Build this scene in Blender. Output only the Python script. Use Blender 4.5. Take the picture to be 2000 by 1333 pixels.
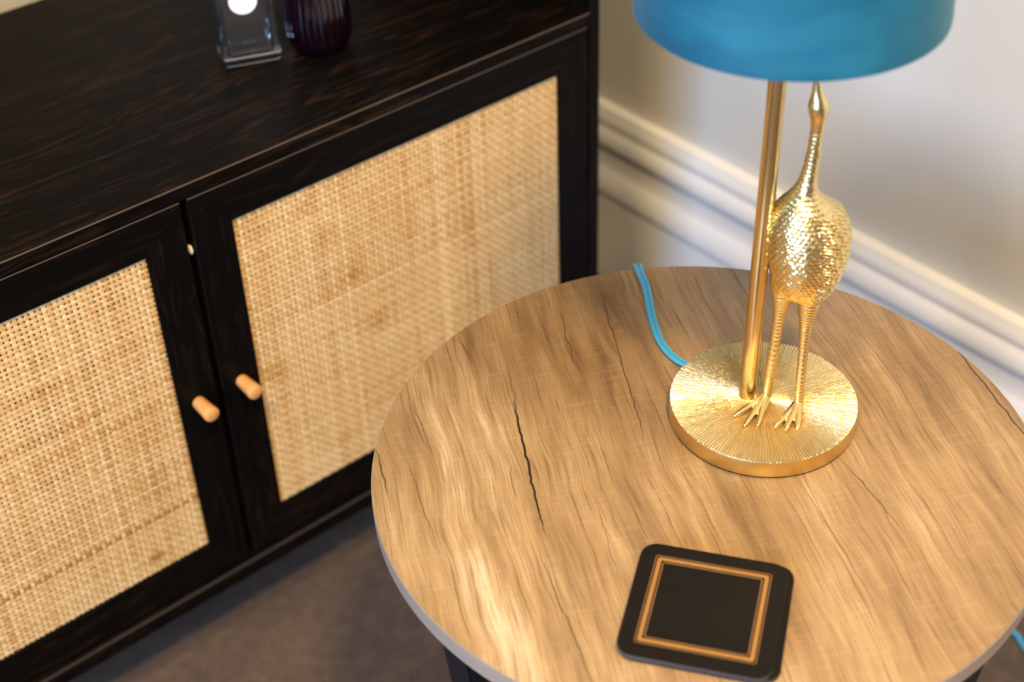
import bpy, bmesh, math, random
import numpy as np
from mathutils import Vector, Matrix

random.seed(7)
rng = np.random.default_rng(7)
for o in list(bpy.data.objects):
    bpy.data.objects.remove(o)
S = bpy.context.scene
C = S.collection

# ------------------------------------------------------------------ camera
def cam_axes(yaw, pitch, roll):
    fwd = Vector((math.sin(yaw) * math.cos(pitch), math.cos(yaw) * math.cos(pitch), math.sin(pitch)))
    right = Vector((math.cos(yaw), -math.sin(yaw), 0))
    up = right.cross(fwd)
    c, s = math.cos(roll), math.sin(roll)
    return c * right + s * up, -s * right + c * up, fwd
F_PX = 2941.8
r_, u_, f_ = cam_axes(0.68088, -0.66801, -0.03918)
cam_loc = Vector((-0.4812, -1.0416, 1.2695))
cd = bpy.data.cameras.new('camera'); cam = bpy.data.objects.new('camera', cd); C.objects.link(cam)
M = Matrix((r_, u_, -f_)).transposed().to_4x4(); M.translation = cam_loc
cam.matrix_world = M
cd.sensor_width = 36; cd.sensor_fit = 'HORIZONTAL'; cd.lens = F_PX * 36 / 2000
cd.clip_start = 0.02
cd.dof.use_dof = True; cd.dof.focus_distance = 1.16; cd.dof.aperture_fstop = 4.0
S.camera = cam

# ------------------------------------------------------------------ world, daylight, exposure
W = bpy.data.worlds.new('world'); S.world = W; W.use_nodes = True
W.node_tree.nodes['Background'].inputs[0].default_value = (0.55, 0.72, 1.0, 1)
W.node_tree.nodes['Background'].inputs[1].default_value = 1.0
S.view_settings.view_transform = 'Standard'; S.view_settings.look = 'None'
S.view_settings.gamma = 1; S.view_settings.use_curve_mapping = False
S.view_settings.exposure = 0.1
# room limits
XL, XR, YB, YF, ZC = -2.1, 0.745, 0.465, -3.4, 2.55
WIN = (-1.65, -0.65, 0.60, 1.65)      # window opening in wall_left: y0, y1, z0, z1
def area(name, loc, target, sx, sy, power, col, spread=180):
    l = bpy.data.lights.new(name, 'AREA'); l.shape = 'RECTANGLE'; l.size = sx; l.size_y = sy
    l.energy = power; l.color = col; l.spread = math.radians(spread)
    o = bpy.data.objects.new(name, l); C.objects.link(o); o.location = loc
    o.rotation_euler = (Vector(target) - Vector(loc)).to_track_quat('-Z', 'Y').to_euler()
    return o
# daylight entering through the window opening
area('window_daylight', (XL + 0.03, (WIN[0] + WIN[1]) / 2, (WIN[2] + WIN[3]) / 2), (0.6, (WIN[0] + WIN[1]) / 2, (WIN[2] + WIN[3]) / 2),
     WIN[1] - WIN[0] - .1, WIN[3] - WIN[2] - .1, 90, (0.37, 0.59, 1.0))
DOWNLIGHTS = [(-0.95, -1.00, 28, .13), (-0.35, -1.40, 52, .13), (-1.35, -2.5, 8, .05)]   # x, y, watts, lens radius
WARM = (1.0, 0.725, 0.375)

# ------------------------------------------------------------------ node helper
class NT:
    def __init__(s, name):
        m = bpy.data.materials.new(name); m.use_nodes = True
        s.m = m; s.t = m.node_tree; s.b = s.t.nodes['Principled BSDF']
    def n(s, typ, ins=None, **kw):
        d = s.t.nodes.new(typ)
        for k, v in kw.items(): setattr(d, k, v)
        for k, v in (ins or {}).items(): s.set(d.inputs[k], v)
        return d
    def set(s, sock, v):
        if isinstance(v, bpy.types.NodeSocket): s.t.links.new(v, sock)
        elif isinstance(v, bpy.types.Node): s.t.links.new(v.outputs[0], sock)
        else:
            if isinstance(v, tuple) and len(v) == 3 and sock.type == 'RGBA': v = (*v, 1)
            sock.default_value = v
    def p(s, **kw):
        for k, v in kw.items(): s.set(s.b.inputs[k.replace('_', ' ')], v)
        return s
    def math(s, op, a, b=0.0, c=0.0, clamp=False):
        return s.n('ShaderNodeMath', {0: a, 1: b, 2: c}, operation=op, use_clamp=clamp).outputs[0]
    def coord(s, w='Object'): return s.n('ShaderNodeTexCoord').outputs[w]
    def mapping(s, v, scale=(1, 1, 1), rot=(0, 0, 0), loc=(0, 0, 0)):
        return s.n('ShaderNodeMapping', {'Vector': v, 'Scale': scale, 'Rotation': rot, 'Location': loc}).outputs[0]
    def noise(s, v, scale, detail=3, rough=.55, dist=0.0):
        return s.n('ShaderNodeTexNoise', {'Vector': v, 'Scale': scale, 'Detail': detail, 'Roughness': rough, 'Distortion': dist}).outputs['Fac']
    def ramp(s, f, *stops):
        d = s.n('ShaderNodeValToRGB', {'Fac': f}); e = d.color_ramp.elements
        while len(e) < len(stops): e.new(.5)
        for k, (pos, col) in enumerate(stops):
            e[k].position = pos; e[k].color = (*col, 1) if isinstance(col, tuple) else (col, col, col, 1)
        return d.outputs[0]
    def mix(s, f, a, b, mode='MIX'):
        d = s.n('ShaderNodeMix', data_type='RGBA', blend_type=mode)
        s.set(d.inputs[0], f); s.set(d.inputs[6], a); s.set(d.inputs[7], b)
        return d.outputs[2]
    def bump(s, h, strength=.3, dist=.001):
        s.set(s.b.inputs['Normal'], s.n('ShaderNodeBump', {'Height': h, 'Strength': strength, 'Distance': dist}).outputs[0])
        return s

def srgb(r, g, b):
    f = lambda c: (c / 255 / 12.92) if c / 255 <= .04045 else ((c / 255 + .055) / 1.055) ** 2.4
    return (f(r), f(g), f(b))

MAT = {}
def plain(name, col, rough=.5, metal=0, **kw):
    t = NT(name).p(Base_Color=col, Roughness=rough, Metallic=metal, **kw)
    v = t.coord(); n = t.noise(v, 90, 2)
    t.set(t.b.inputs['Roughness'], t.math('ADD', t.math('MULTIPLY', n, .12), rough - .06))
    MAT[name] = t.m; return t

# painted plaster
t = NT('wall_paint'); v = t.coord('Object')
t.p(Base_Color=t.mix(t.noise(v, 2.2, 3), (.60, .572, .505), (.65, .622, .555)), Roughness=.75)
t.bump(t.noise(v, 260, 3), .12, .001); MAT['wall'] = t.m
t = NT('unseen_wall_fill_cut'); v = t.coord('Object')
t.p(Base_Color=t.mix(t.noise(v, 2.2, 3), (.155, .135, .105), (.185, .163, .13)), Roughness=.75); MAT['wall_deep'] = t.m  # unseen walls, given a dark tone to cut bounced fill light
t = NT('white_gloss_paint'); v = t.coord()
t.p(Base_Color=t.mix(t.noise(v, 6, 2), (.80, .775, .73), (.84, .82, .78)), Roughness=.32).bump(t.noise(v, 35, 2), .05, .001); MAT['skirting'] = t.m
t = NT('ceiling_paint'); v = t.coord(); t.p(Base_Color=t.mix(t.noise(v, 3), (.78, .76, .73), (.82, .80, .77)), Roughness=.8); MAT['ceiling'] = t.m
# carpet
t = NT('carpet'); v = t.coord('Object')
a = t.noise(v, 420, 3, .7); b = t.noise(v, 60, 3); c = t.noise(v, 9, 2)
f = t.math('ADD', t.math('MULTIPLY', a, .6), t.math('ADD', t.math('MULTIPLY', b, .3), t.math('MULTIPLY', c, .25)))
t.p(Base_Color=t.ramp(f, (.35, (.042, .028, .019)), (.6, (.098, .067, .047)), (.8, (.17, .12, .088))), Roughness=.95, Sheen_Weight=.05, Specular_IOR_Level=.2)
t.bump(f, .8, .004); MAT['carpet'] = t.m

# black stained ash, grain along a chosen axis
def black_ash(name, axis, streak=1.0):
    t = NT(name); v = t.coord('Object')
    lo, hi = 1.0, 9.0
    sc = [hi, hi, hi]; sc[axis] = lo
    warp = t.n('ShaderNodeTexNoise', {'Vector': t.mapping(v, tuple(3.0 if k != axis else 1.2 for k in range(3))), 'Scale': 1.6, 'Detail': 2}).outputs['Color']
    vv = t.n('ShaderNodeVectorMath', {0: v, 1: t.n('ShaderNodeVectorMath', {0: warp, 'Scale': .10}, operation='SCALE').outputs[0]}, operation='ADD').outputs[0]
    big = t.noise(t.mapping(vv, tuple(sc)), 5.5, 3, .5)
    figure = t.math('PINGPONG', t.math('MULTIPLY', big, 7.0), .5)      # cathedral rings
    fs = [620, 620, 620]; fs[axis] = 14
    fine = t.noise(t.mapping(v, tuple(fs)), 1.0, 3, .6)
    fs2 = [160, 160, 160]; fs2[axis] = 4
    fine2 = t.noise(t.mapping(v, tuple(fs2)), 1.0, 3, .6)
    patch = t.noise(v, 4.0, 1)
    fac = t.math('MULTIPLY', t.ramp(figure, (.20, 0.0), (.48, 1.0)), t.math('MULTIPLY', t.ramp(fine2, (.40, 0.0), (.66, 1.0)), t.ramp(patch, (.36, .2), (.52, 1.0))))
    base = t.mix(fine2, (.0017, .0014, .0012), (.0045, .0034, .0027))
    fac = t.math('MULTIPLY', fac, streak)
    col = t.mix(fac, base, (.029, .0135, .0075))
    t.p(Base_Color=col, Roughness=t.math('ADD', t.math('MULTIPLY', fine, .22), .30), Specular_IOR_Level=.055)
    t.bump(t.math('ADD', t.math('MULTIPLY', fine, .6), fine2), .30, .0006)
    MAT[name] = t.m
black_ash('ash_shelf', 0, .9); black_ash('ash_x', 0, .4); black_ash('ash_z', 2, .4)
plain('cabinet_inside', (.085, .042, .016), .7)
# cane: straw colour kept per strand
t = NT('cane'); att = t.n('ShaderNodeVertexColor', layer_name='strand_colour').outputs['Color']; v = t.coord()
t.p(Base_Color=t.mix(t.noise(v, 500, 2), att, t.mix(.5, att, (.30, .16, .06)), 'MIX') if False else t.mix(t.math('MULTIPLY', t.noise(v, 420, 2), .2), att, (.34, .18, .07)), Roughness=.42, Specular_IOR_Level=.4)
MAT['cane'] = t.m
t = NT('knob_wood'); v = t.coord('Object')
t.p(Base_Color=t.mix(t.noise(t.mapping(v, (300, 40, 300)), 1.0, 2), (.60, .265, .07), (.70, .34, .11)), Roughness=.42); MAT['knob'] = t.m
plain('bumper_white', (.75, .68, .52), .5)
plain('black_steel', (.006, .0065, .008), .5, Specular_IOR_Level=.2)

# laminated oak of the table top: u runs along the grain, v across it
GA = math.radians(-118)
t = NT('rustic_oak_laminate'); v = t.coord('Object')
G3, P3 = (math.cos(GA), math.sin(GA), 0), (-math.sin(GA), math.cos(GA), 0)
u0 = t.n('ShaderNodeVectorMath', {0: v, 1: G3}, operation='DOT_PRODUCT').outputs['Value']
w0 = t.n('ShaderNodeVectorMath', {0: v, 1: P3}, operation='DOT_PRODUCT').outputs['Value']
uv0 = t.n('ShaderNodeCombineXYZ', {0: u0, 1: w0}).outputs[0]
wob = t.math('SUBTRACT', t.noise(t.mapping(uv0, (6, 5, 1)), 1.0, 2), .5)
wob2 = t.math('SUBTRACT', t.noise(t.mapping(uv0, (45, 12, 1)), 1.0, 3), .5)
w1 = t.math('ADD', w0, t.math('ADD', t.math('MULTIPLY', wob, .022), t.math('MULTIPLY', wob2, .0013)))
uv = t.n('ShaderNodeCombineXYZ', {0: u0, 1: w1}).outputs[0]
broad = t.noise(t.mapping(uv, (3.2, 22, 1)), 1.0, 3, .55)
mid = t.noise(t.mapping(uv, (9, 95, 1)), 1.0, 4, .62)
fine = t.noise(t.mapping(uv, (22, 760, 1)), 1.0, 3, .6)
chat = t.noise(t.mapping(uv, (330, 34, 1), loc=(3, 7, 0)), 1.0, 2, .5)      # saw chatter across the grain
blot = t.noise(t.mapping(uv, (6, 11, 1), loc=(1.7, 4.1, 0)), 1.0, 2, .5)
def gauss(uc, wc, su, sw):
    du = t.math('DIVIDE', t.math('SUBTRACT', u0, uc), su); dw = t.math('DIVIDE', t.math('SUBTRACT', w1, wc), sw)
    q = t.math('ADD', t.math('MULTIPLY', du, du), t.math('MULTIPLY', dw, dw))
    return t.math('EXPONENT', t.math('MULTIPLY', q, -1.0))
fac = t.math('ADD', t.math('MULTIPLY', broad, .50), t.math('ADD', t.math('MULTIPLY', mid, .38), t.math('MULTIPLY', blot, .22)))
pale = t.math('ADD', gauss(0.0, -.188, .16, .012), t.math('ADD', t.math('MULTIPLY', gauss(.15, -.17, .09, .04), .5), t.math('MULTIPLY', gauss(-.02, -.165, .14, .03), .35)))
fac = t.math('ADD', fac, t.math('MULTIPLY', t.math('MULTIPLY', pale, t.ramp(mid, (.3, .25), (.6, 1.0))), .10))
dark = t.math('ADD', gauss(-.17, -.04, .12, .05), t.math('ADD', gauss(-.02, .0, .16, .035), t.math('ADD', gauss(.027, -.2035, .022, .0045), gauss(-.18, -.145, .035, .006))))
fac = t.math('SUBTRACT', fac, t.math('MULTIPLY', dark, .085))
fac = t.math('ADD', t.math('MULTIPLY', t.math('SUBTRACT', fac, .55), 1.45), .57)
col = t.ramp(fac, (.28, (.118, .059, .020)), (.42, (.215, .126, .050)), (.55, (.292, .180, .074)), (.68, (.378, .248, .113)), (.86, (.54, .40, .23)))
col = t.mix(t.math('MULTIPLY', t.ramp(fine, (.46, 0.0), (.66, 1.0)), .50), col, (.15, .08, .033))
thin = t.noise(t.mapping(uv, (8, 300, 1), loc=(9, 2, 0)), 1.0, 3, .65)
col = t.mix(t.math('MULTIPLY', t.ramp(thin, (.575, 0.0), (.67, 1.0)), .62), col, (.095, .048, .02))
col = t.mix(t.math('MULTIPLY', t.ramp(chat, (.45, 0.0), (.72, 1.0)), .10), col, (.22, .13, .06))
col = t.mix(t.math('MULTIPLY', t.ramp(chat, (.28, 1.0), (.45, 0.0)), .08), col, (.62, .46, .28))
def crack(ua, wa, ub, wb, width, strength):
    """dark split printed in the laminate between two (u, w) points"""
    global col
    L = ub - ua; sl = (wb - wa) / L
    line = t.math('ADD', wa - sl * ua, t.math('MULTIPLY', u0, sl))
    line = t.math('ADD', line, t.math('MULTIPLY', wob2, .0065))
    d = t.math('ABSOLUTE', t.math('SUBTRACT', w0, line))
    k = t.math('DIVIDE', t.math('SUBTRACT', u0, ua), L)
    taper = t.math('MULTIPLY', t.math('MULTIPLY', k, t.math('SUBTRACT', 1.0, k)), 4.0, clamp=True)
    hw = t.math('MULTIPLY', t.math('POWER', taper, .5), width)
    inside = t.math('DIVIDE', t.math('SUBTRACT', hw, d), width * .5, clamp=True)
    col = t.mix(t.math('MULTIPLY', inside, strength), col, (.016, .009, .005))
for a in [(-.155, -.118, .0, -.131, .0006, .55), (-.105, -.1235, .052, -.1335, .0013, .97), (-.245, -.018, -.015, -.038, .0007, .75), (.05, -.1425, .21, -.132, .0009, .6),
          (-.095, .2365, .06, .2415, .0011, .85), (.018, .0968, .11, .1135, .0006, .75), (-.235, .0994, -.175, .0985, .0009, .7), (-.195, -.150, -.15, -.146, .0009, .6),
          (-.075, -.237, -.015, -.2355, .0009, .7), (-.03, -.142, .01, -.146, .0007, .6), (-.12, -.2005, -.05, -.197, .0006, .6), (.03, .06, .17, .066, .0006, .55),
          (-.21, -.06, -.13, -.066, .0007, .6), (.02, -.09, .12, -.094, .0005, .5), (-.09, .14, .0, .146, .0006, .5), (-.05, -.215, .05, -.210, .0006, .55)]:
    crack(*a)
t.p(Base_Color=col, Roughness=t.math('ADD', t.math('MULTIPLY', fine, .16), .30), Specular_IOR_Level=.45)
t.bump(t.math('ADD', t.math('MULTIPLY', mid, .7), t.math('MULTIPLY', fine, .5)), .22, .0006)
MAT['oak'] = t.m
t = NT('edge_band'); v = t.coord()
t.p(Base_Color=t.mix(t.noise(t.mapping(v, (8, 8, 300)), 1.0, 3), (.23, .172, .125), (.33, .26, .20)), Roughness=.45); MAT['edge'] = t.m

# metals and lamp
t = NT('cast_gold'); v = t.coord()
sp = t.noise(v, 1400, 2, .7)
t.p(Base_Color=t.mix(t.noise(v, 60, 3), (.76, .56, .22), (.86, .67, .32)), Metallic=1.0, Roughness=.27)
t.bump(t.math('ADD', t.math('MULTIPLY', t.noise(v, 420, 3), .6), t.math('MULTIPLY', sp, .6)), .28, .0006); MAT['gold_cast'] = t.m
t = NT('ribbed_gold'); v = t.coord()
t.p(Base_Color=t.mix(t.noise(v, 60, 3), (.84, .66, .32), (.92, .76, .42)), Metallic=1.0, Roughness=.36)
t.bump(t.math('ADD', t.math('MULTIPLY', t.noise(v, 420, 3), .6), t.math('MULTIPLY', t.noise(v, 1300, 2), .6)), .35, .0006); MAT['gold_ribbed'] = t.m
t = NT('brushed_gold'); v = t.coord()
t.p(Base_Color=(.80, .61, .28), Metallic=1.0, Roughness=.22)
t.bump(t.noise(t.mapping(v, (30, 30, 5)), 10, 2), .08, .0006); MAT['gold_tube'] = t.m
t = NT('gold_leaf_edge'); v = t.coord()
t.p(Base_Color=t.mix(t.noise(v, 55, 3), (.72, .50, .16), (.84, .63, .26)), Metallic=1.0, Roughness=t.math('ADD', .2, t.math('MULTIPLY', t.noise(v, 80, 3), .3)))
t.bump(t.noise(v, 160, 3), .22, .0008); MAT['gold_leaf'] = t.m
t = NT('teal_velvet'); v = t.coord()
nap = t.noise(t.mapping(v, (9, 9, 16)), 1.0, 3, .55, .6)
marks = t.ramp(t.noise(t.mapping(v, (22, 22, 60), loc=(.3, .1, .55)), 1.0, 1), (.66, 0.0), (.74, 1.0))
col = t.ramp(nap, (.30, (.002, .055, .105)), (.55, (.005, .090, .150)), (.75, (.012, .125, .195)))
col = t.mix(t.math('MULTIPLY', marks, .6), col, (.003, .075, .16))
t.p(Base_Color=col, Roughness=.62, Sheen_Weight=.25, Sheen_Roughness=.38, Sheen_Tint=(.45, .85, 1.0), Specular_IOR_Level=.25)
t.bump(t.noise(v, 900, 2), .25, .0006); MAT['velvet'] = t.m
plain('shade_lining', (.72, .70, .66), .7)
plain('bulb_glass', (.85, .84, .80), .25)
plain('socket_black', (.02, .02, .02), .4)
t = NT('teal_flex'); v = t.coord(); t.p(Base_Color=t.mix(t.noise(v, 300, 2), (.03, .235, .35), (.06, .31, .43)), Roughness=.28, Subsurface_Weight=.15, Subsurface_Radius=(.002, .003, .003), Coat_Weight=.4); MAT['cord'] = t.m
plain('felt_black', (.02, .014, .010), .9)
# coasters
t = NT('coaster_lacquer'); v = t.coord(); t.p(Base_Color=t.mix(t.noise(v, 25), (.0055, .0040, .0024), (.0085, .0062, .0036)), Roughness=.45, Specular_IOR_Level=.14); MAT['coaster'] = t.m
plain('coaster_edge', (.035, .033, .034), .45)
t = NT('coaster_gold_print'); v = t.coord(); t.p(Base_Color=t.mix(t.noise(v, 120, 3), (.30, .140, .030), (.38, .185, .046)), Roughness=.42, Metallic=.25); MAT['gold_print'] = t.m
t = NT('coaster_gold_line'); v = t.coord(); t.p(Base_Color=t.mix(t.noise(v, 150, 3), (.16, .075, .020), (.21, .105, .030)), Roughness=.42, Metallic=.25); MAT['gold_line'] = t.m
# glass
t = NT('clear_glass'); v = t.coord(); t.p(Base_Color=(.98, .98, .97), Roughness=t.math('MULTIPLY', t.noise(v, 30), .02), Transmission_Weight=.991, IOR=1.48); MAT['glass'] = t.m
t = NT('window_glass'); v = t.coord(); t.p(Base_Color=(.97, .98, .98), Roughness=t.math('MULTIPLY', t.noise(v, 3), .02), Transmission_Weight=1.0, IOR=1.01); MAT['window_glass'] = t.m
t = NT('amethyst_glass'); v = t.coord(); t.p(Base_Color=t.mix(t.noise(v, 30), (.022, .003, .010), (.035, .005, .018)), Roughness=.06, Transmission_Weight=.85, IOR=1.5, Coat_Weight=.5); MAT['amethyst'] = t.m
plain('label_white', (.86, .85, .83), .55)
plain('cap_silver', (.6, .6, .6), .3, 1.0)
t = NT('downlight_glow'); t.p(Base_Color=(.9, .85, .75), Emission_Color=(1, .78, .5), Emission_Strength=6.0); t.n('ShaderNodeTexNoise'); MAT['glow'] = t.m

# ------------------------------------------------------------------ mesh helpers
def tag(o, label=None, cat=None, group=None, kind=None):
    for k, x in (('label', label), ('category', cat), ('group', group), ('kind', kind)):
        if x: o[k] = x
    return o
def empty(name, loc):
    o = bpy.data.objects.new(name, None); C.objects.link(o); o.location = loc; o.empty_display_size = .05
    return o
def wloc(o):
    p = Vector((0, 0, 0))
    while o: p += Vector(o.location); o = o.parent
    return p
def link(name, me, mat, parent=None, loc=None, smooth=False):
    """mesh data is given in world coordinates; it is moved into the parent's (or its own base's) frame"""
    o = bpy.data.objects.new(name, me); C.objects.link(o)
    if parent is not None:
        o.parent = parent; me.transform(Matrix.Translation(-wloc(parent)))
    elif loc is not None:
        o.location = loc; me.transform(Matrix.Translation(-Vector(loc)))
    if mat: 
        for m in (mat if isinstance(mat, (list, tuple)) else [mat]): me.materials.append(MAT[m])
    if smooth: me.shade_smooth()
    return o
def from_np(name, V, Fq):
    me = bpy.data.meshes.new(name); me.from_pydata([tuple(map(float, q)) for q in V], [], [tuple(map(int, q)) for q in Fq]); me.update(); return me
def bm_mesh(name, bm):
    bmesh.ops.recalc_face_normals(bm, faces=bm.faces)
    me = bpy.data.meshes.new(name); bm.to_mesh(me); bm.free(); return me
def box(name, x0, x1, y0, y1, z0, z1, mat, parent=None, bev=.0012, seg=2, loc=None):
    bm = bmesh.new(); bmesh.ops.create_cube(bm, size=1)
    for q in bm.verts: q.co = Vector((x0 + (q.co.x + .5) * (x1 - x0), y0 + (q.co.y + .5) * (y1 - y0), z0 + (q.co.z + .5) * (z1 - z0)))
    if bev: bmesh.ops.bevel(bm, geom=list(bm.edges), offset=bev, segments=seg, affect='EDGES', profile=.6)
    return link(name, bm_mesh(name, bm), mat, parent, loc)
def prism(name, pts, axis, a, b, mat, parent=None, bev=.0, seg=2, loc=None):
    """2D outline extruded along an axis between a and b"""
    bm = bmesh.new()
    def mk(p, q): 
        return {0: (q, p[0], p[1]), 1: (p[0], q, p[1]), 2: (p[0], p[1], q)}[axis]
    A = [bm.verts.new(mk(p, a)) for p in pts]; B = [bm.verts.new(mk(p, b)) for p in pts]
    bm.faces.new(A); bm.faces.new(B[::-1])
    n = len(pts)
    for k in range(n): bm.faces.new((A[k], A[(k + 1) % n], B[(k + 1) % n], B[k]))
    bmesh.ops.recalc_face_normals(bm, faces=bm.faces)
    if bev: bmesh.ops.bevel(bm, geom=list(bm.edges), offset=bev, segments=seg, affect='EDGES', profile=.6)
    return link(name, bm_mesh(name, bm), mat, parent, loc)
def grid_faces(nr, nc, wrap=True, off=0):
    F = []
    m = nc if wrap else nc - 1
    for i in range(nr - 1):
        for j in range(m):
            j2 = (j + 1) % nc
            F.append((off + i * nc + j, off + i * nc + j2, off + (i + 1) * nc + j2, off + (i + 1) * nc + j))
    return F
def lathe(name, prof, cx, cy, mat, parent=None, n=64, smooth=True, rib=None, loc=None, caps=True):
    """prof: list of (radius, z); rib(angle, radius, z) -> radius"""
    V = []; ang = np.linspace(0, 2 * np.pi, n, endpoint=False)
    for r, z in prof:
        for a in ang:
            rr = rib(a, r, z) if rib else r
            V.append((cx + rr * math.cos(a), cy + rr * math.sin(a), z))
    Fc = grid_faces(len(prof), n)
    if caps:
        if prof[0][0] > 1e-6: Fc.append(tuple(range(n))[::-1])
        if prof[-1][0] > 1e-6: Fc.append(tuple((len(prof) - 1) * n + k for k in range(n)))
    bm = bmesh.new(); me = from_np(name, V, Fc); bm.from_mesh(me); bpy.data.meshes.remove(me)
    bmesh.ops.remove_doubles(bm, verts=bm.verts, dist=1e-7)
    me = bm_mesh(name, bm)
    o = link(name, me, mat, parent, loc, smooth)
    if smooth:
        me.set_sharp_from_angle(angle=math.radians(40))
    return o
def catmull(P, n=12):
    P = [Vector(p) for p in P]; Q = [2 * P[0] - P[1]] + P + [2 * P[-1] - P[-2]]; out = []
    for k in range(1, len(Q) - 2):
        a, b, c, d = Q[k - 1:k + 3]
        for s in range(n):
            x = s / n
            out.append(.5 * ((2 * b) + (-a + c) * x + (2 * a - 5 * b + 4 * c - d) * x * x + (-a + 3 * b - 3 * c + d) * x ** 3))
    out.append(P[-1]); return out
def tube_data(path, rad, n=10, ripple=None):
    V = []; Fc = []; N = len(path); prev = None
    for k, p in enumerate(path):
        tan = (path[min(k + 1, N - 1)] - path[max(k - 1, 0)]).normalized()
        if prev is None: prev = tan.orthogonal().normalized()
        prev = (prev - tan * prev.dot(tan)).normalized(); bt = tan.cross(prev)
        r = float(rad[k] if hasattr(rad, '__len__') else rad)
        for j in range(n):
            a = 2 * math.pi * j / n
            V.append(p + r * (math.cos(a) * prev + math.sin(a) * bt))
    Fc = grid_faces(N, n); Fc.append(tuple(range(n))[::-1]); Fc.append(tuple((N - 1) * n + j for j in range(n)))
    return V, Fc
def join_data(parts):
    V = []; Fc = []
    for v, f in parts:
        o = len(V); V += list(v); Fc += [tuple(i + o for i in q) for q in f]
    return V, Fc

# ------------------------------------------------------------------ room shell
def struct(o): o['kind'] = 'structure'; return o
struct(box('floor', XL, XR, YF, YB, -.06, 0, 'carpet', bev=0))
struct(box('ceiling', XL, XR, YF, YB, ZC, ZC + .06, 'ceiling', bev=0))
struct(box('wall_right', XR, XR + .08, YF, YB, 0, ZC, 'wall', bev=0))
struct(box('wall_back', XL, XR + .08, YB, YB + .08, 0, ZC, 'wall', bev=0))
struct(box('wall_front', XL, XR + .08, YF - .08, YF, 0, ZC, 'wall_deep', bev=0))
# left wall with the window opening, one mesh
bm = bmesh.new()
def addbox(bm, x0, x1, y0, y1, z0, z1):
    r = bmesh.ops.create_cube(bm, size=1)
    for q in r['verts']: q.co = Vector((x0 + (q.co.x + .5) * (x1 - x0), y0 + (q.co.y + .5) * (y1 - y0), z0 + (q.co.z + .5) * (z1 - z0)))
addbox(bm, XL - .1, XL, YF, WIN[0], 0, ZC); addbox(bm, XL - .1, XL, WIN[1], YB, 0, ZC)
addbox(bm, XL - .1, XL, WIN[0], WIN[1], 0, WIN[2]); addbox(bm, XL - .1, XL, WIN[0], WIN[1], WIN[3], ZC)
struct(link('wall_left', bm_mesh('wall_left', bm), 'wall_deep'))
bm = bmesh.new(); e = .05
addbox(bm, XL - .09, XL - .03, WIN[0], WIN[0] + e, WIN[2], WIN[3]); addbox(bm, XL - .09, XL - .03, WIN[1] - e, WIN[1], WIN[2], WIN[3])
addbox(bm, XL - .09, XL - .03, WIN[0] + e, WIN[1] - e, WIN[2], WIN[2] + e); addbox(bm, XL - .09, XL - .03, WIN[0] + e, WIN[1] - e, WIN[3] - e, WIN[3])
w = struct(link('window_1', bm_mesh('window_1', bm), 'skirting'))
zm = (WIN[2] + WIN[3]) / 2
box('glazing_bar', XL - .08, XL - .04, WIN[0] + e, WIN[1] - e, zm - .018, zm + .018, 'skirting', w, bev=.003)
box('pane', XL - .064, XL - .06, WIN[0] + e, WIN[1] - e, WIN[2] + e, zm - .018, 'window_glass', w, bev=0)
box('pane', XL - .064, XL - .06, WIN[0] + e, WIN[1] - e, zm + .018, WIN[3] - e, 'window_glass', w, bev=0)
box('window_sill', XL - .03, XL + .02, WIN[0] - .03, WIN[1] + .03, WIN[2] - .03, WIN[2], 'skirting', w, bev=.004)
# moulded skirting boards: (projection, height)
prof = [(0, .0), (.022, .0), (.022, .142), (.0225, .1445), (.026, .1475), (.029, .152), (.030, .160), (.0285, .170), (.024, .180), (.0185, .187), (.016, .190), (.0145, .193),
        (.0135, .200), (.0135, .219), (.0155, .2215), (.0205, .2235), (.0245, .228), (.0260, .235), (.0245, .243), (.0195, .250), (.0145, .2545), (.0135, .2565),
        (.0150, .2585), (.0165, .263), (.0160, .268), (.0125, .2735), (.0095, .277), (.0085, .2795), (.006, .2825), (0, .2835)]
prof = [(d if d == 0 else .020 + (d - .020) * .46, z * .958) for d, z in prof]
struct(prism('baseboard_right', [(XR - d, z) for d, z in prof], 1, YF, YB, 'skirting'))
struct(prism('baseboard_back', [(YB - d, z) for d, z in prof], 0, XL, XR - .03, 'skirting'))
for o in (bpy.data.objects['baseboard_right'], bpy.data.objects['baseboard_back']):
    o.data.shade_smooth(); o.data.set_sharp_from_angle(angle=math.radians(35))

# ------------------------------------------------------------------ cabinet
G, A_, PW, ZR, PH = .0037, .0402, .3940, .1650, .3562       # half gap, frame width, cane width, cane bottom, cane height
ZD1 = ZR + PH + A_; ZD0 = ZR - .0435                        # door top and bottom
XO = G + A_ + PW + A_                                       # outer x of a door
XI = XO + .0018; XE = .4945                                 # side panel inner and outer faces
DEP = .427; ZT = .5775; ZTOP = 1.30
cab = tag(empty('sideboard', (0, .21, 0)), 'black ash sideboard with woven cane doors and an open shelf above', 'sideboard')
for s in (-1, 1):
    a, b = sorted((s * XI, s * XE))
    box('side_panel', a, b, -.0015, DEP, .098, ZTOP, 'ash_z', cab)
    for y in (.03, DEP - .07):
        x = s * (XE - .05)
        prism('leg', [(x - .02, y), (x + .02, y), (x + .02, y + .04), (x - .02, y + .04)], 2, 0, .098, 'ash_z', cab, bev=.002)
box('shelf', -XI, XI, -.0012, DEP, ZT - .0145, ZT, 'ash_shelf', cab, bev=.0009)
plain('painted_highlight', (.115, .078, .05), .5)  # lighter brown painting the highlight along front edges
plain('painted_highlight_dim', (.024, .017, .012), .55)  # dimmer painted highlight, for the bottom panel
sf = bpy.data.objects['shelf']
box('highlight_strip', -XI, XI, -.0018, -.0010, ZT - .0011, ZT - .0001, 'painted_highlight', sf, bev=0)  # added strip standing in for light caught on the shelf edge
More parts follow.
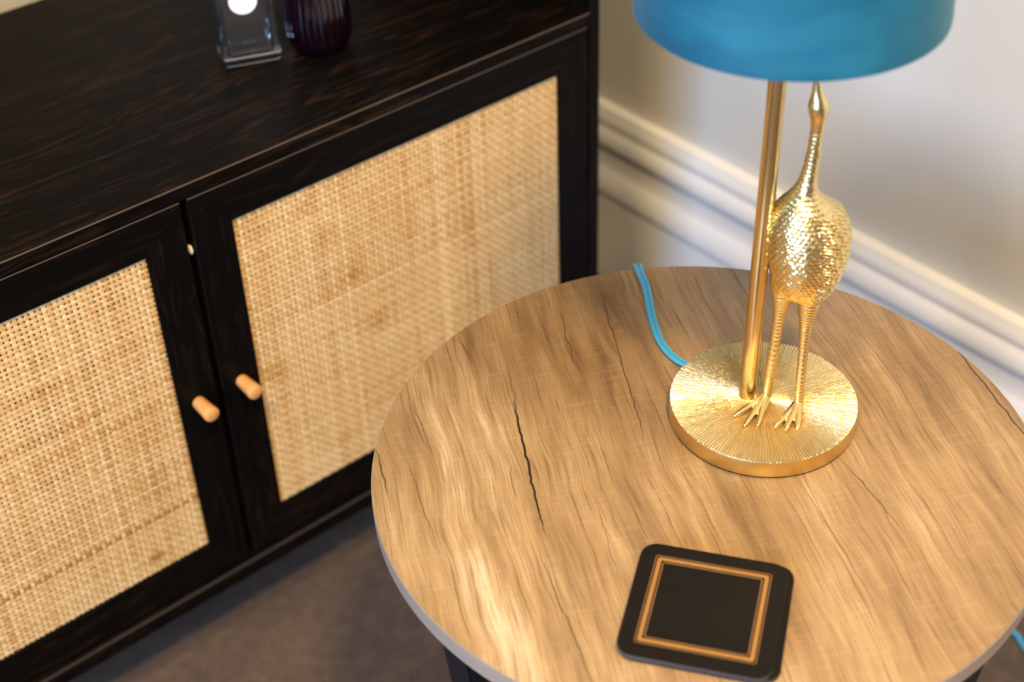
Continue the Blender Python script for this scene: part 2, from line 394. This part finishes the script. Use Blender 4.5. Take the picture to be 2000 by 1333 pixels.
box('bottom_panel', -XI, XI, -.0075, DEP, .100, ZD0 - .0035, 'ash_x', cab, bev=.0015)
box('highlight_strip', -XI, XI, -.0079, -.0040, ZD0 - .0042, ZD0 - .0033, 'painted_highlight_dim', bpy.data.objects['bottom_panel'], bev=0)  # added strip painting the lit top face of the panel lip
box('top_panel', -XI, XI, -.0015, DEP, ZTOP - .018, ZTOP, 'ash_x', cab)
box('back_panel', -XI, XI, DEP - .008, DEP - .002, ZD0 - .0035, ZT - .0145, 'cabinet_inside', cab, bev=0)
box('partition', -.008, .008, .022, DEP - .008, ZD0 - .0035, ZT - .0145, 'cabinet_inside', cab, bev=0)

def cane_mesh(x0, x1, z0, z1, y, seed, stains):
    R = np.random.default_rng(seed)
    pitch = .0053
    nx = int(round((x1 - x0) / pitch)); nz = int(round((z1 - z0) / pitch))
    px, pz = (x1 - x0) / nx, (z1 - z0) / nz
    straw = np.array([.67, .415, .165]); pale_ = np.array([.78, .55, .265]); tan_ = np.array([.50, .255, .072]); brown = np.array([.36, .16, .045])
    V = []; Fc = []; Col = []
    # slow colour field over the panel
    gx = R.random((9, 9)); 
    def field(x, z):
        fx = np.clip((x - x0) / (x1 - x0), 0, 1) * 7.99; fz = np.clip((z - z0) / (z1 - z0), 0, 1) * 7.99
        i, j = fx.astype(int), fz.astype(int); tx, tz = fx - i, fz - j
        return gx[i, j] * (1 - tx) * (1 - tz) + gx[i + 1, j] * tx * (1 - tz) + gx[i, j + 1] * (1 - tx) * tz + gx[i + 1, j + 1] * tx * tz
    for horiz in (0, 1):
        n, m, p_s, p_l = (nz, nx, pz, px) if horiz else (nx, nz, px, pz)
        for k in range(n + 1):
            c0 = (z0 if horiz else x0) + k * p_s + R.normal(0, .00016)
            wid = (.0038 if horiz else .0037) * (1 + R.normal(0, .07))
            tone = R.normal(.12, .25)
            if R.random() < .07: tone -= .7
            if R.random() < .16: tone += .7
            steps = m * 4 + 1
            s = np.linspace(0, m * p_l, steps)
            ph = (np.arange(steps) / 4.0)
            wave = np.cos(np.pi * (ph + k + horiz)) * .00042
            wv = np.interp(s, np.linspace(0, s[-1], 12), R.normal(0, .06, 12)) + 1
            jit = np.interp(s, np.linspace(0, s[-1], 16), R.normal(0, .00013, 16))
            tv = tone + np.interp(s, np.linspace(0, s[-1], 14), R.normal(0, .28, 14))
            base = len(V)
            for q in (-1, 0, 1):
                cc = c0 + jit + q * wid * wv / 2
                yy = y - wave + (.00035 if q else 0.0)
                X, Z = (x0 + s, cc) if horiz else (cc, z0 + s)
                X = X + 0 * s; Z = Z + 0 * s
                V.extend(np.stack([X, yy, Z], 1))
                tt = tv + (field(X, Z) - .5) * .5
                for (sx, sz, sr, sa) in stains: tt = tt - sa * np.exp(-((X - sx) ** 2 + (Z - sz) ** 2) / sr ** 2)
                if horiz and k == 13 and seed == 3: tt = tt - 1.6
                t1 = np.clip(tt, 0, 1)[:, None]; t2 = np.clip(-tt, 0, 1)[:, None]; t3 = np.clip(-tt - 1, 0, 1)[:, None]
                Col.extend(straw * (1 - t1 - t2) + pale_ * t1 + (tan_ * (1 - t3) + brown * t3) * t2)
            for q in (0, 1):
                a0 = base + q * steps; b0 = a0 + steps
                i = np.arange(steps - 1)
                Fc.extend(np.stack([a0 + i, a0 + i + 1, b0 + i + 1, b0 + i], 1))
    me = from_np('cane_weave', np.array(V), np.array(Fc))
    at = me.color_attributes.new('strand_colour', 'FLOAT_COLOR', 'POINT')
    at.data.foreach_set('color', np.concatenate([np.array(Col), np.ones((len(Col), 1))], 1).astype(np.float32).ravel())
    me.shade_smooth()
    return me

def door(s):
    """s = +1 the door right of the gap, -1 the one left of it"""
    xa, xb = (G, XO) if s > 0 else (-XO, -G)
    T = .018; bv = .0007
    d = box('door', xa + A_ * .6, xb - A_ * .6, .0115, .0165, ZD0 + A_ * .6, ZD1 - A_ * .6, 'cabinet_inside', cab, bev=0)
    za, zb = ZR, ZR + PH; ia, ib = xa + A_, xb - A_
    e = .00012
    prism('rail', [(xa, ZD1), (xb, ZD1), (ib - e, zb), (ia + e, zb)], 1, 0, T, 'ash_x', d, bev=bv)
    box('highlight_strip', xa + .0004, xb - .0004, -.0004, .0003, ZD1 - .0008, ZD1 - .0001, 'painted_highlight', d, bev=0)  # added strip standing in for the highlight on the door's top edge
    if s > 0: box('highlight_strip', xa + .0001, xa + .0006, -.0004, .0003, ZD0 + .001, ZD1 - .0009, 'black_steel', d, bev=0)  # added grey strip painting a faint highlight down the stile edge
    prism('rail', [(xa, ZD0), (xb, ZD0), (ib - e, za), (ia + e, za)], 1, 0, T, 'ash_x', d, bev=bv)
    prism('stile', [(xa, ZD0 + e), (xa, ZD1 - e), (ia, zb - e), (ia, za + e)], 1, 0, T, 'ash_z', d, bev=bv)
    prism('stile', [(xb, ZD0 + e), (xb, ZD1 - e), (ib, zb - e), (ib, za + e)], 1, 0, T, 'ash_z', d, bev=bv)
    stains = [(-.098, .186, .007, 1.6), (-.105, .183, .008, .8)] if s < 0 else [(.14, .46, .012, .9), (.165, .40, .010, 1.0), (.12, .50, .008, 1.1), (.19, .33, .012, .8)]
    cw = link('cane_weave', cane_mesh(ia - .0025, ib + .0025, za - .0025, zb + .0025, .0028, 3 if s < 0 else 5, stains), 'cane', d)
    tag(cw, 'woven straw coloured cane webbing', kind='stuff')
    # tapered turned knob
    kx, kz = s * .0242, .3445
    prof = [(.0, 0.0), (.0064, 0.0), (.0066, -.002), (.0074, -.018), (.0078, -.0235), (.0075, -.0249), (.0068, -.0254), (.0, -.0256)]
    V = []; n = 32
    for r, y in prof:
        for j in range(n):
            a = 2 * math.pi * j / n; V.append((kx + r * math.cos(a), y, kz + r * math.sin(a)))
    me = from_np('knob', V, grid_faces(len(prof), n)); bm = bmesh.new(); bm.from_mesh(me); bpy.data.meshes.remove(me)
    bmesh.ops.remove_doubles(bm, verts=bm.verts, dist=1e-7)
    ko = link('knob', bm_mesh('knob', bm), 'knob', d, smooth=True); ko.data.set_sharp_from_angle(angle=math.radians(50))
    tag(ko, 'tapered round knob of pale orange wood')
    return d
dl = door(-1); dr = door(1)
# cream bumper in the gap between the doors
V, Fc = [], []
bm = bmesh.new(); bmesh.ops.create_uvsphere(bm, u_segments=16, v_segments=10, radius=1)
for q in bm.verts: q.co = Vector((.0010 + q.co.x * .0022, .0065 + q.co.y * .004, .506 + q.co.z * .0052))
tag(link('door_bumper', bm_mesh('door_bumper', bm), 'bumper_white', cab, smooth=True), 'small cream bumper in the gap between the doors')

# ------------------------------------------------------------------ round side table
TC = Vector((.1464, -.4888, 0)); TR, TZ, TT = .2478, .500, .0165
tab = tag(empty('side_table', TC), 'round side table with rustic oak top on slim black legs', 'side table')
top = lathe('table_top', [(0, TZ - TT), (TR - .001, TZ - TT), (TR, TZ - TT + .001), (TR, TZ - .0010), (TR - .0003, TZ - .0003), (TR - .0010, TZ), (0, TZ)], TC.x, TC.y, 'oak', tab, n=160)
band = lathe('edge_band', [(TR - .0004, TZ - TT + .0004), (TR + .0006, TZ - TT + .0006), (TR + .0006, TZ - .0013), (TR - .0004, TZ - .0011)], TC.x, TC.y, 'edge', tab, n=160, caps=False)
tag(band, 'pale taupe edge banding')
for k in range(4):
    an = math.radians(181 + 90 * k)
    er = Vector((math.cos(an), math.sin(an), 0)); et = Vector((-er.y, er.x, 0))
    P1 = TC + er * (TR - .016) + Vector((0, 0, TZ - TT)); P0 = TC + er * (TR - .062)
    bm = bmesh.new(); vs = []
    for P, w_, d_ in ((P0, .010, .009), (P1, .0145, .013)):
        vs.append([bm.verts.new(P + et * w_ * i + er * d_ * j) for i, j in ((-1, -1), (1, -1), (1, 1), (-1, 1))])
    bm.faces.new(vs[0]); bm.faces.new(vs[1])
    for j in range(4): bm.faces.new((vs[0][j], vs[0][(j + 1) % 4], vs[1][(j + 1) % 4], vs[1][j]))
    bmesh.ops.recalc_face_normals(bm, faces=bm.faces)
    bmesh.ops.bevel(bm, geom=list(bm.edges), offset=.002, segments=2, affect='EDGES')
    link('leg', bm_mesh('leg', bm), 'black_steel', tab)
# ring under the top that ties the legs together
lathe('support_ring', [(TR - .055, TZ - TT - .022), (TR - .035, TZ - TT - .022), (TR - .035, TZ - TT), (TR - .055, TZ - TT), (TR - .055, TZ - TT - .022)], TC.x, TC.y, 'black_steel', tab, n=64, caps=False)

# ------------------------------------------------------------------ coasters
def rounded(cx, cy, half, rad, th, n=8):
    pts = []
    for (sx, sy), a0 in (((1, 1), 0), ((-1, 1), 90), ((-1, -1), 180), ((1, -1), 270)):
        for k in range(n + 1):
            a = math.radians(a0 + 90 * k / n)
            pts.append((sx * (half - rad) + rad * math.cos(a), sy * (half - rad) + rad * math.sin(a)))
    c, s = math.cos(th), math.sin(th)
    return [(cx + c * x - s * y, cy + s * x + c * y) for x, y in pts]
def frame_strip(name, cx, cy, th, ho, hi, z, mat, parent, h=.00012, ro=.002, ri=.0004):
    O = rounded(cx, cy, ho, ro, th, 5); I = rounded(cx, cy, hi, ri, th, 5); n = len(O)
    V = [(*p, z) for p in O] + [(*p, z) for p in I] + [(*p, z + h) for p in O] + [(*p, z + h) for p in I]
    Fc = []
    for k in range(n):
        j = (k + 1) % n
        Fc += [(2 * n + k, 2 * n + j, 3 * n + j, 3 * n + k), (k, j, 2 * n + j, 2 * n + k), (n + j, n + k, 3 * n + k, 3 * n + j)]
    return link(name, from_np(name, V, Fc), mat, parent)
def coaster(cx, cy, z, th, label):
    r = tag(empty('coaster', (cx, cy, z)), label, 'coaster', 'square coasters stacked on the side table')
    hs = .0506
    bm = bmesh.new(); 
    b = prism('board', rounded(cx, cy, hs, .0115, th), 2, z, z + .0032, 'coaster_edge', r, bev=.0003)
    f = prism('lacquer_face', rounded(cx, cy, hs - .0001, .0114, th), 2, z + .0032, z + .0042, 'coaster', r, bev=.0003)
    zz = z + .0042
    for ho, hi, m in ((.0399, .0391, 'gold_line'), (.0381, .0353, 'gold_print'), (.0343, .0333, 'gold_line')):
        frame_strip('gold_border', cx, cy, th, ho, hi, zz, m, r)
    return r
KC = (.0348, -.5960)
coaster(KC[0] + .0045, KC[1] - .0022, TZ + .0001, -.955, 'black square coaster lying on the table under the other one')
coaster(KC[0], KC[1], TZ + .0045, -.969, 'black square coaster with gold border on top of the stack')

# ------------------------------------------------------------------ table lamp
LB = Vector((.2143, -.4847, TZ)); LR, LH = .0711, .0172
lamp = tag(empty('table_lamp', LB), 'gold bird table lamp with teal velvet drum shade', 'lamp')
lathe('felt_pad', [(0, TZ + .0002), (LR - .001, TZ + .0002), (LR - .001, TZ + .0016), (0, TZ + .0016)], LB.x, LB.y, 'felt_black', lamp, n=96)
# ribbed cast base
nr, na = 44, 186 * 12
rr = np.concatenate([[.0005], np.linspace(.004, LR - .0003, nr)]); aa = np.linspace(0, 2 * np.pi, na, endpoint=False)
ridge_n = 186
phase = np.interp(aa, np.linspace(0, 2 * np.pi, 60), np.concatenate([[0], rng.normal(0, .22, 58), [0]]))
amp_a = .8 + .35 * rng.random(ridge_n)
V = []
lowf = rng.random((nr + 1, ridge_n))
for i, r in enumerate(rr):
    cnt = ridge_n if r > .026 else (93 if r > .013 else 46)
    ph = aa * cnt / (2 * np.pi) + phase * (cnt / ridge_n) * .6
    idx = (np.floor(ph).astype(int)) % ridge_n
    fr_ = np.abs((ph % 1) - .5) * 2
    h = np.clip((1.0 - fr_) / .72, 0, 1) ** .8 * amp_a[idx] * (.72 + .4 * lowf[i, idx]) + rng.normal(0, .05, na)
    hh = .0013 * h * min(1, r / .02) - .0012
    # melted, glittery sector beside the cord exit, where the ribs are broken up
    dx = r * np.cos(aa); dy = r * np.sin(aa)
    sec = np.exp(-(((dx - .006) / .022) ** 2 + ((dy - .046) / .020) ** 2))
    hh = hh * (1 - .75 * sec) + sec * rng.normal(-.0003, .00035, na)
    V.extend(np.stack([LB.x + dx, LB.y + dy, TZ + LH + hh], 1))
tot = len(rr)
rimr = [LR, LR, LR, LR - .0006]; rimz = [TZ + LH - .0016, TZ + LH - .0022, TZ + .0025, TZ + .0016]
Fc = grid_faces(tot, na)
top_faces = len(Fc)
V = np.array(V)
for r, z in zip(rimr, rimz):
    V = np.concatenate([V, np.stack([LB.x + r * np.cos(aa), LB.y + r * np.sin(aa), 0 * aa + z], 1)])
Fc2 = grid_faces(5, na, off=(tot - 1) * na)
me = from_np('base', V, [q[::-1] for q in Fc + Fc2] if False else Fc + Fc2 + [tuple(range(na))])
bm = bmesh.new(); bm.from_mesh(me); bmesh.ops.recalc_face_normals(bm, faces=bm.faces); bm.to_mesh(me); bm.free()
me.polygons.foreach_set('use_smooth', np.ones(len(me.polygons), dtype=bool))
base = link('base', me, ['gold_ribbed', 'gold_leaf'], lamp)
mi = np.zeros(len(me.polygons), dtype=np.int32); mi[top_faces + na:] = 1; mi[-1] = 0; me.polygons.foreach_set('material_index', mi)
me.set_sharp_from_angle(angle=math.radians(60))
tag(base, 'round gold foot with radiating ribs')
# pole
PB = Vector((.2087, -.4733, 0)); PT = Vector((.2100, -.4765, 0)); PR = .0063
path = [PB.lerp(PT, k / 20) + Vector((0, 0, TZ + LH - .001 + k / 20 * .385)) for k in range(21)]
V, Fc = tube_data(path, PR, 40); pole = link('pole', from_np('pole', V, Fc), 'gold_tube', lamp, smooth=True); pole.data.set_sharp_from_angle(angle=math.radians(50))
# shade with lining, rings and bulb
SC = Vector((.2108, -.4795, 0)); SR, SZ0, SZ1 = .0987, .8412, .995
lathe('shade', [(SR - .0008, SZ0 + .0003), (SR, SZ0), (SR + .0007, SZ0 + .0006), (SR + .0008, SZ0 + .006), (SR + .0003, SZ0 + .0075), (SR - .0006, SZ1 - .0075), (SR, SZ1 - .006), (SR - .0002, SZ1), (SR - .0016, SZ1)], SC.x, SC.y, 'velvet', lamp, n=128, caps=False)
sh = bpy.data.objects['shade']; tag(sh, 'teal velvet drum shade')
lathe('lining', [(SR - .0008, SZ0 + .0003), (SR - .0016, SZ0 + .0015), (SR - .0022, SZ1 - .001), (SR - .0016, SZ1)], SC.x, SC.y, 'shade_lining', sh, n=96, caps=False)
parts = []
for k in range(3):
    a = 2 * math.pi * k / 3 + .4
    parts.append(tube_data([Vector((SC.x + q * math.cos(a), SC.y + q * math.sin(a), .892)) for q in (.017, .06, SR - .002)], .0011, 8))
ring = [Vector((SC.x + .018 * math.cos(2 * math.pi * k / 40), SC.y + .018 * math.sin(2 * math.pi * k / 40), .892)) for k in range(41)]
parts.append(tube_data(ring, .0012, 8))
V, Fc = join_data(parts); link('spider_ring', from_np('spider_ring', V, Fc), 'cap_silver', sh, smooth=True)
lathe('socket', [(.0, .888), (.014, .888), (.0165, .891), (.0165, .925), (.014, .930), (0, .930)], SC.x, SC.y, 'socket_black', lamp, n=40)
lathe('bulb', [(.012, .928), (.0125, .938), (.018, .952), (.0215, .965), (.0205, .977), (.015, .986), (.007, .990), (0, .991)], SC.x, SC.y, 'bulb_glass', lamp, n=40)

# gold bird: one continuous skin
B0 = Vector((.2335, -.4975, 0)); RT = Vector((.777, -.6295, 0)); NN = Vector((.6295, .777, 0))
rings = np.array([  # z, centre right, centre away, half width, half depth
    (.6065, -.0015, .002, .0015, .0015), (.6095, -.0015, .002, .0080, .0080), (.614, -.0018, .002, .0130, .0130), (.621, -.0020, .0022, .0182, .0190), (.630, -.0022, .0025, .0222, .0235), (.640, -.0020, .003, .0250, .0268), (.650, -.0024, .003, .0268, .0285),
    (.662, -.0026, .003, .0274, .0287), (.674, -.0032, .002, .0262, .0268), (.684, -.0044, .001, .0232, .0232), (.692, -.0058, -.001, .0185, .0185), (.698, -.0070, -.002, .0132, .0138), (.704, -.0076, -.0025, .0090, .0096), (.711, -.0070, -.003, .0066, .0068),
    (.720, -.0060, -.003, .0052, .0052), (.732, -.0050, -.003, .0045, .0045), (.745, -.0043, -.003, .0041, .0041), (.754, -.0041, -.0032, .0042, .0042), (.761, -.0045, -.0035, .0052, .0054), (.7665, -.0050, -.0038, .0064, .0068), (.7715, -.0053, -.0040, .0066, .0070),
    (.776, -.0058, -.0040, .0055, .0056), (.780, -.0066, -.0040, .0042, .0040), (.786, -.0076, -.0040, .0030, .0028), (.796, -.0090, -.0040, .0021, .0019), (.806, -.0100, -.0042, .0013, .0012), (.812, -.0106, -.0044, .0004, .0004)])
zz = np.concatenate([np.linspace(.6065, .71, 260), np.linspace(.7105, .812, 230)])
def smoothcurve(x, xp, fp):
    # Catmull-Rom style interpolation
    m = np.gradient(fp, xp); k = np.clip(np.searchsorted(xp, x) - 1, 0, len(xp) - 2)
    h = xp[k + 1] - xp[k]; s = (x - xp[k]) / h
    return ((2 * s ** 3 - 3 * s ** 2 + 1) * fp[k] + (s ** 3 - 2 * s ** 2 + s) * h * m[k] + (-2 * s ** 3 + 3 * s ** 2) * fp[k + 1] + (s ** 3 - s ** 2) * h * m[k + 1])
cols = [smoothcurve(zz, rings[:, 0], rings[:, k]) for k in range(1, 5)]
jitter = .55 + .75 * rng.random((60, 60))
na = 260; an = np.linspace(0, 2 * np.pi, na, endpoint=False)     # angle 0 = image right, -90 deg = towards camera
V = []
for i, z in enumerate(zz):
    cx, cy, rx, ry = (c[i] for c in cols)
    rx = max(rx, .0003); ry = max(ry, .0003)
    disp = np.zeros(na)
    if .612 < z < .762:
        body = 1 / (1 + math.exp((z - .704) / .003))
        # breast and neck: overlapping scale feathers
        row = (z - .6) / .0031; ri = math.floor(row); fr = row - ri
        cnt = 40 if z < .703 else (22 if z < .716 else 14)
        cell = an / (2 * np.pi) * cnt + (.5 if ri % 2 else 0)
        fx = np.abs((cell % 1) - .5) * 2
        edge = fr - .35 * fx ** 2
        ci = np.floor(cell).astype(int) % cnt
        d1 = np.where(edge > 0, 1 - edge * .9, -.15) * (1 - .55 * fx ** 3) * jitter[ri % 60, ci] + rng.normal(0, .07, na)
        # wing: long layered feathers on the right flank, towards the tail
        ang = (an + np.pi) % (2 * np.pi) - np.pi
        wing = np.clip(1.25 - np.abs((ang + .25) / .95), 0, 1) * np.clip((.692 - z) / .010, 0, 1)
        wing = np.clip(wing * 3, 0, 1)
        q = ang * 13 + (z - .6) * 520 + .9 * np.sin(z * 700 + ang * 5)
        d2 = np.abs(np.sin(q)) ** .7 + .45 * np.sin(z * 2400 + ang * 7)
        amp = .00135 * body + .00075 * (1 - body)
        amp *= np.clip((.760 - z) / .006, 0, 1)
        disp = amp * (d1 * (1 - wing) + (1.9 * d2 + .9) * wing)
    if .762 <= z < .781:   # eyes
        for ea in (-.35, math.pi + .35 - 2 * math.pi * 0):
            da = (an - ea + np.pi) % (2 * np.pi) - np.pi
            disp = disp + .0005 * np.exp(-(da / .45) ** 2 - ((z - .7705) / .0022) ** 2)
    X = cx + (rx + disp) * np.cos(an); Y = cy + (ry + disp) * np.sin(an)
    V.extend([B0 + RT * float(x) + NN * float(y) + Vector((0, 0, float(z))) for x, y in zip(X, Y)])
parts = [(V, grid_faces(len(zz), na) + [tuple(range(na))[::-1], tuple((len(zz) - 1) * na + k for k in range(na))])]
def bp(r, n, z): return B0 + RT * r + NN * n + Vector((0, 0, z))
FZ = TZ + LH
def legdata(hip, knee, ankle):
    P = catmull([hip, hip.lerp(knee, .55), knee, knee.lerp(ankle, .3), knee.lerp(ankle, .7), ankle], 24)
    N = len(P); rad = []
    for k in range(N):
        s = k / (N - 1)
        r = np.interp(s, [0, .12, .25, .38, .46, .6, .88, 1], [.0115, .0100, .0072, .0052, .0046, .0037, .0035, .0039])
        rad.append(float(r) * (1 + (.035 * math.sin(k * 1.9) if s > .18 else 0)))
    return tube_data(P, rad, 16)
LA, RA = bp(-.0218, -.0057, FZ + .005), bp(.0010, -.0150, FZ + .005)
parts.append(legdata(bp(-.0150, .001, .634), bp(-.0168, -.002, .600), LA))
parts.append(legdata(bp(.0040, -.001, .630), bp(.0024, -.006, .590), RA))
for ank, tips, back in ((LA, [(.1817, -.4844), (.1793, -.4971), (.1872, -.5036)], (.2290, -.4815)), (RA, [(.1945, -.5133), (.1978, -.5209), (.2052, -.5262)], (.2425, -.5005))):
    for tx, ty in tips:
        tip = Vector((tx, ty, FZ)); mid_ = ank.lerp(tip, .5)
        pth = catmull([ank + Vector((0, 0, .001)), Vector((mid_.x, mid_.y, FZ + .0032)), Vector((tip.x, tip.y, FZ + .0008))], 10)
        parts.append(tube_data(pth, [np.interp(k / 20, [0, .5, .85, 1], [.0036, .0026, .0022, .0011]) for k in range(len(pth))], 10))
    tip = Vector((*back, FZ))
    pth = catmull([ank, ank.lerp(tip, .55) + Vector((0, 0, -.0005)), tip + Vector((0, 0, .001))], 8)
    parts.append(tube_data(pth, [np.interp(k / 16, [0, .6, 1], [.0030, .0024, .0012]) for k in range(len(pth))], 10))
V, Fc = join_data(parts)
me = from_np('bird_raw', V, Fc); tmp = bpy.data.objects.new('bird_raw', me); C.objects.link(tmp)
md = tmp.modifiers.new('skin', 'REMESH'); md.mode = 'VOXEL'; md.voxel_size = .00047; md.use_smooth_shade = True
dg = bpy.context.evaluated_depsgraph_get(); ev = bpy.data.meshes.new_from_object(tmp.evaluated_get(dg))
bpy.data.objects.remove(tmp); ev.name = 'bird_figure'
bird = link('bird_figure', ev, 'gold_cast', lamp, smooth=True)
tag(bird, 'long legged gold bird figure looking up')

# teal twin flex: over the back edge of the table, down and along the carpet
ZF = TZ + .0028
cp = [(.2190, -.4170, ZF + .002), (.2135, -.4030, ZF), (.2140, -.3860, ZF), (.2215, -.3660, ZF), (.2380, -.3410, ZF), (.2635, -.3080, ZF), (.2735, -.2910, ZF), (.2790, -.2825, ZF + .0002), (.2832, -.2762, TZ - .0010), (.2842, -.2745, TZ - .018), (.2842, -.2743, TZ - .05),
      (.287, -.272, .30), (.302, -.258, .10), (.318, -.262, .018), (.350, -.275, .0035), (.44, -.33, .0035), (.545, -.43, .0035), (.594, -.505, .0035), (.5985, -.546, .0035), (.5905, -.5644, .0035), (.565, -.62, .0035), (.53, -.70, .0035), (.545, -.80, .0035), (.62, -.88, .0035), (.70, -.92, .0035)]
path = catmull(cp, 12)
def offset(path, d):
    out = []
    for k, p in enumerate(path):
        tn = (path[min(k + 1, len(path) - 1)] - path[max(k - 1, 0)]); full = tn.length; tn.z = 0
        tn = Vector((.55, .83, 0)) if (tn.length < .6 * full or TZ - .02 > p.z > .02) else tn
        tn.normalize(); out.append(p + Vector((tn.y, -tn.x, 0)) * d)
    return out
data = [tube_data(offset(path, -.0017), .0019, 10), tube_data(offset(path, .0017), .0019, 10), tube_data(path, .0011, 6)]
V, Fc = join_data(data); cordo = link('power_cord', from_np('power_cord', V, Fc), 'cord', lamp, smooth=True)
tag(cordo, 'teal twin power cord')

# ------------------------------------------------------------------ bottles on the shelf
def rbox_profile(hx, hy, rad, n=6):
    pts = []
    for (sx, sy), a0 in (((1, 1), 0), ((-1, 1), 90), ((-1, -1), 180), ((1, -1), 270)):
        for k in range(n + 1):
            a = math.radians(a0 + 90 * k / n)
            pts.append((sx * (hx - rad) + rad * math.cos(a), sy * (hy - rad) + rad * math.sin(a)))
    return pts
fl, fr = Vector((.1405, .1535, 0)), Vector((.1945, .1317, 0))
ex = (fr - fl).normalized(); ey = Vector((-ex.y, ex.x, 0)); BW = (fr - fl).length; BD = .034
bc = (fl + fr) / 2 + ey * BD / 2; bc.z = ZT
bot = tag(empty('glass_bottle', bc), 'clear rectangular glass bottle with round white label on the dark shelf', 'bottle')
def loft(name, layers, mat, parent, flip=False, smooth=True):
    n = len(layers[0][0]); V = []
    for pts, z in layers:
        for x, y in pts: V.append(bc + ex * x + ey * y + Vector((0, 0, z)))
    Fc = grid_faces(len(layers), n) + [tuple(range(n))[::-1], tuple((len(layers) - 1) * n + k for k in range(n))]
    return V, Fc
hx, hy = BW / 2, BD / 2
outer = [(rbox_profile(hx - .004, hy - .004, .003), 0.0), (rbox_profile(hx - .0012, hy - .0012, .0052), .0012), (rbox_profile(hx, hy, .006), .0045), (rbox_profile(hx, hy, .006), .108), (rbox_profile(hx - .002, hy - .002, .006), .1135),
         (rbox_profile(hx - .008, hy - .005, .006), .118), (rbox_profile(.0105, .0105, .0104), .121), (rbox_profile(.0105, .0105, .0104), .132)]
inner = [(rbox_profile(hx - .010, hy - .008, .004), .0085), (rbox_profile(hx - .006, hy - .0055, .005), .012), (rbox_profile(hx - .0052, hy - .0048, .005), .106), (rbox_profile(hx - .010, hy - .007, .005), .113), (rbox_profile(.0078, .0078, .0077), .117), (rbox_profile(.0078, .0078, .0077), .1315)]
Vo, Fo = loft('b', outer, None, None); Vi, Fi = loft('b', inner, None, None)
V, Fc = join_data([(Vo, Fo), (Vi, [q[::-1] for q in Fi])])
me = from_np('bottle_glass', V, Fc); bo = link('bottle_glass', me, 'glass', bot, smooth=True); me.set_sharp_from_angle(angle=math.radians(55))
V = []; n = 40; lc = bc + ey * (-hy - .0004) + ex * -.0015 + Vector((0, 0, .0680))
for d in (0, .0003):
    for k in range(n):
        a = 2 * math.pi * k / n; V.append(lc + ex * .0136 * math.cos(a) + Vector((0, 0, .0136 * math.sin(a))) + ey * d)
Fc = [tuple(range(n)), tuple(range(n, 2 * n))[::-1]] + [(k, n + k, n + (k + 1) % n, (k + 1) % n) for k in range(n)]
link('label', from_np('label', V, Fc), 'label_white', bot)
lathe('cap', [(0, ZT + .124), (.0135, ZT + .124), (.0145, ZT + .125), (.0145, ZT + .152), (.0135, ZT + .1535), (0, ZT + .1535)], bc.x, bc.y, 'cap_silver', bot, n=40)

vc = Vector((.2385, .1300, ZT)); 
prof = [(0, .0), (.020, .0), (.0250, .0015), (.0290, .006), (.0318, .014), (.0328, .024), (.0325, .036), (.0312, .052), (.0290, .070), (.0262, .086), (.0225, .098), (.0170, .107), (.0125, .112), (.0115, .118), (.0115, .128), (.0145, .131), (.0145, .135), (.0115, .1352),
        (.0095, .130), (.0095, .113), (.0150, .103), (.0240, .082), (.0285, .050), (.0298, .026), (.0280, .012), (.0220, .006), (0, .0055)]
def ribf(a, r, z):
    h = z - ZT
    k = max(0, min(1, h / .01)) * max(0, min(1, (.110 - h) / .02))
    return r - (.0011 * k * (1 - abs(math.sin(a * 12))) if r > .018 else 0)
vz = lathe('ribbed_bottle', [(r, ZT + z) for r, z in prof], vc.x, vc.y, 'amethyst', None, n=192, rib=ribf, loc=vc, caps=False)
tag(vz, 'dark purple ribbed glass bottle beside the clear bottle on the shelf', 'bottle')

# ------------------------------------------------------------------ ceiling downlights (the room's lamps)
for k, (x, y, p, lr) in enumerate(DOWNLIGHTS):
    r = tag(empty('ceiling_light', (x, y, ZC)), ['round flush ceiling light between the window and the table', 'round flush ceiling light in front of the sideboard', 'small round downlight in the ceiling far from the sideboard'][k], 'light', 'ceiling lights')
    lathe('trim_ring', [(lr, ZC - .0005), (lr + .013, ZC - .0005), (lr + .015, ZC - .004), (lr + .011, ZC - .007), (lr + .001, ZC - .006), (lr, ZC - .0005)], x, y, 'skirting', r, n=40, caps=False)
    lathe('lens', [(0, ZC - .002), (lr, ZC - .002), (lr, ZC - .0006), (0, ZC - .0006)], x, y, 'glow', r, n=40)
    l = bpy.data.lights.new('downlight_lamp', 'AREA'); l.shape = 'DISK'; l.size = 2 * lr; l.energy = p; l.color = WARM; l.spread = math.radians(150)
    o = bpy.data.objects.new('downlight_lamp', l); C.objects.link(o); o.parent = r; o.location = (0, 0, -.012)
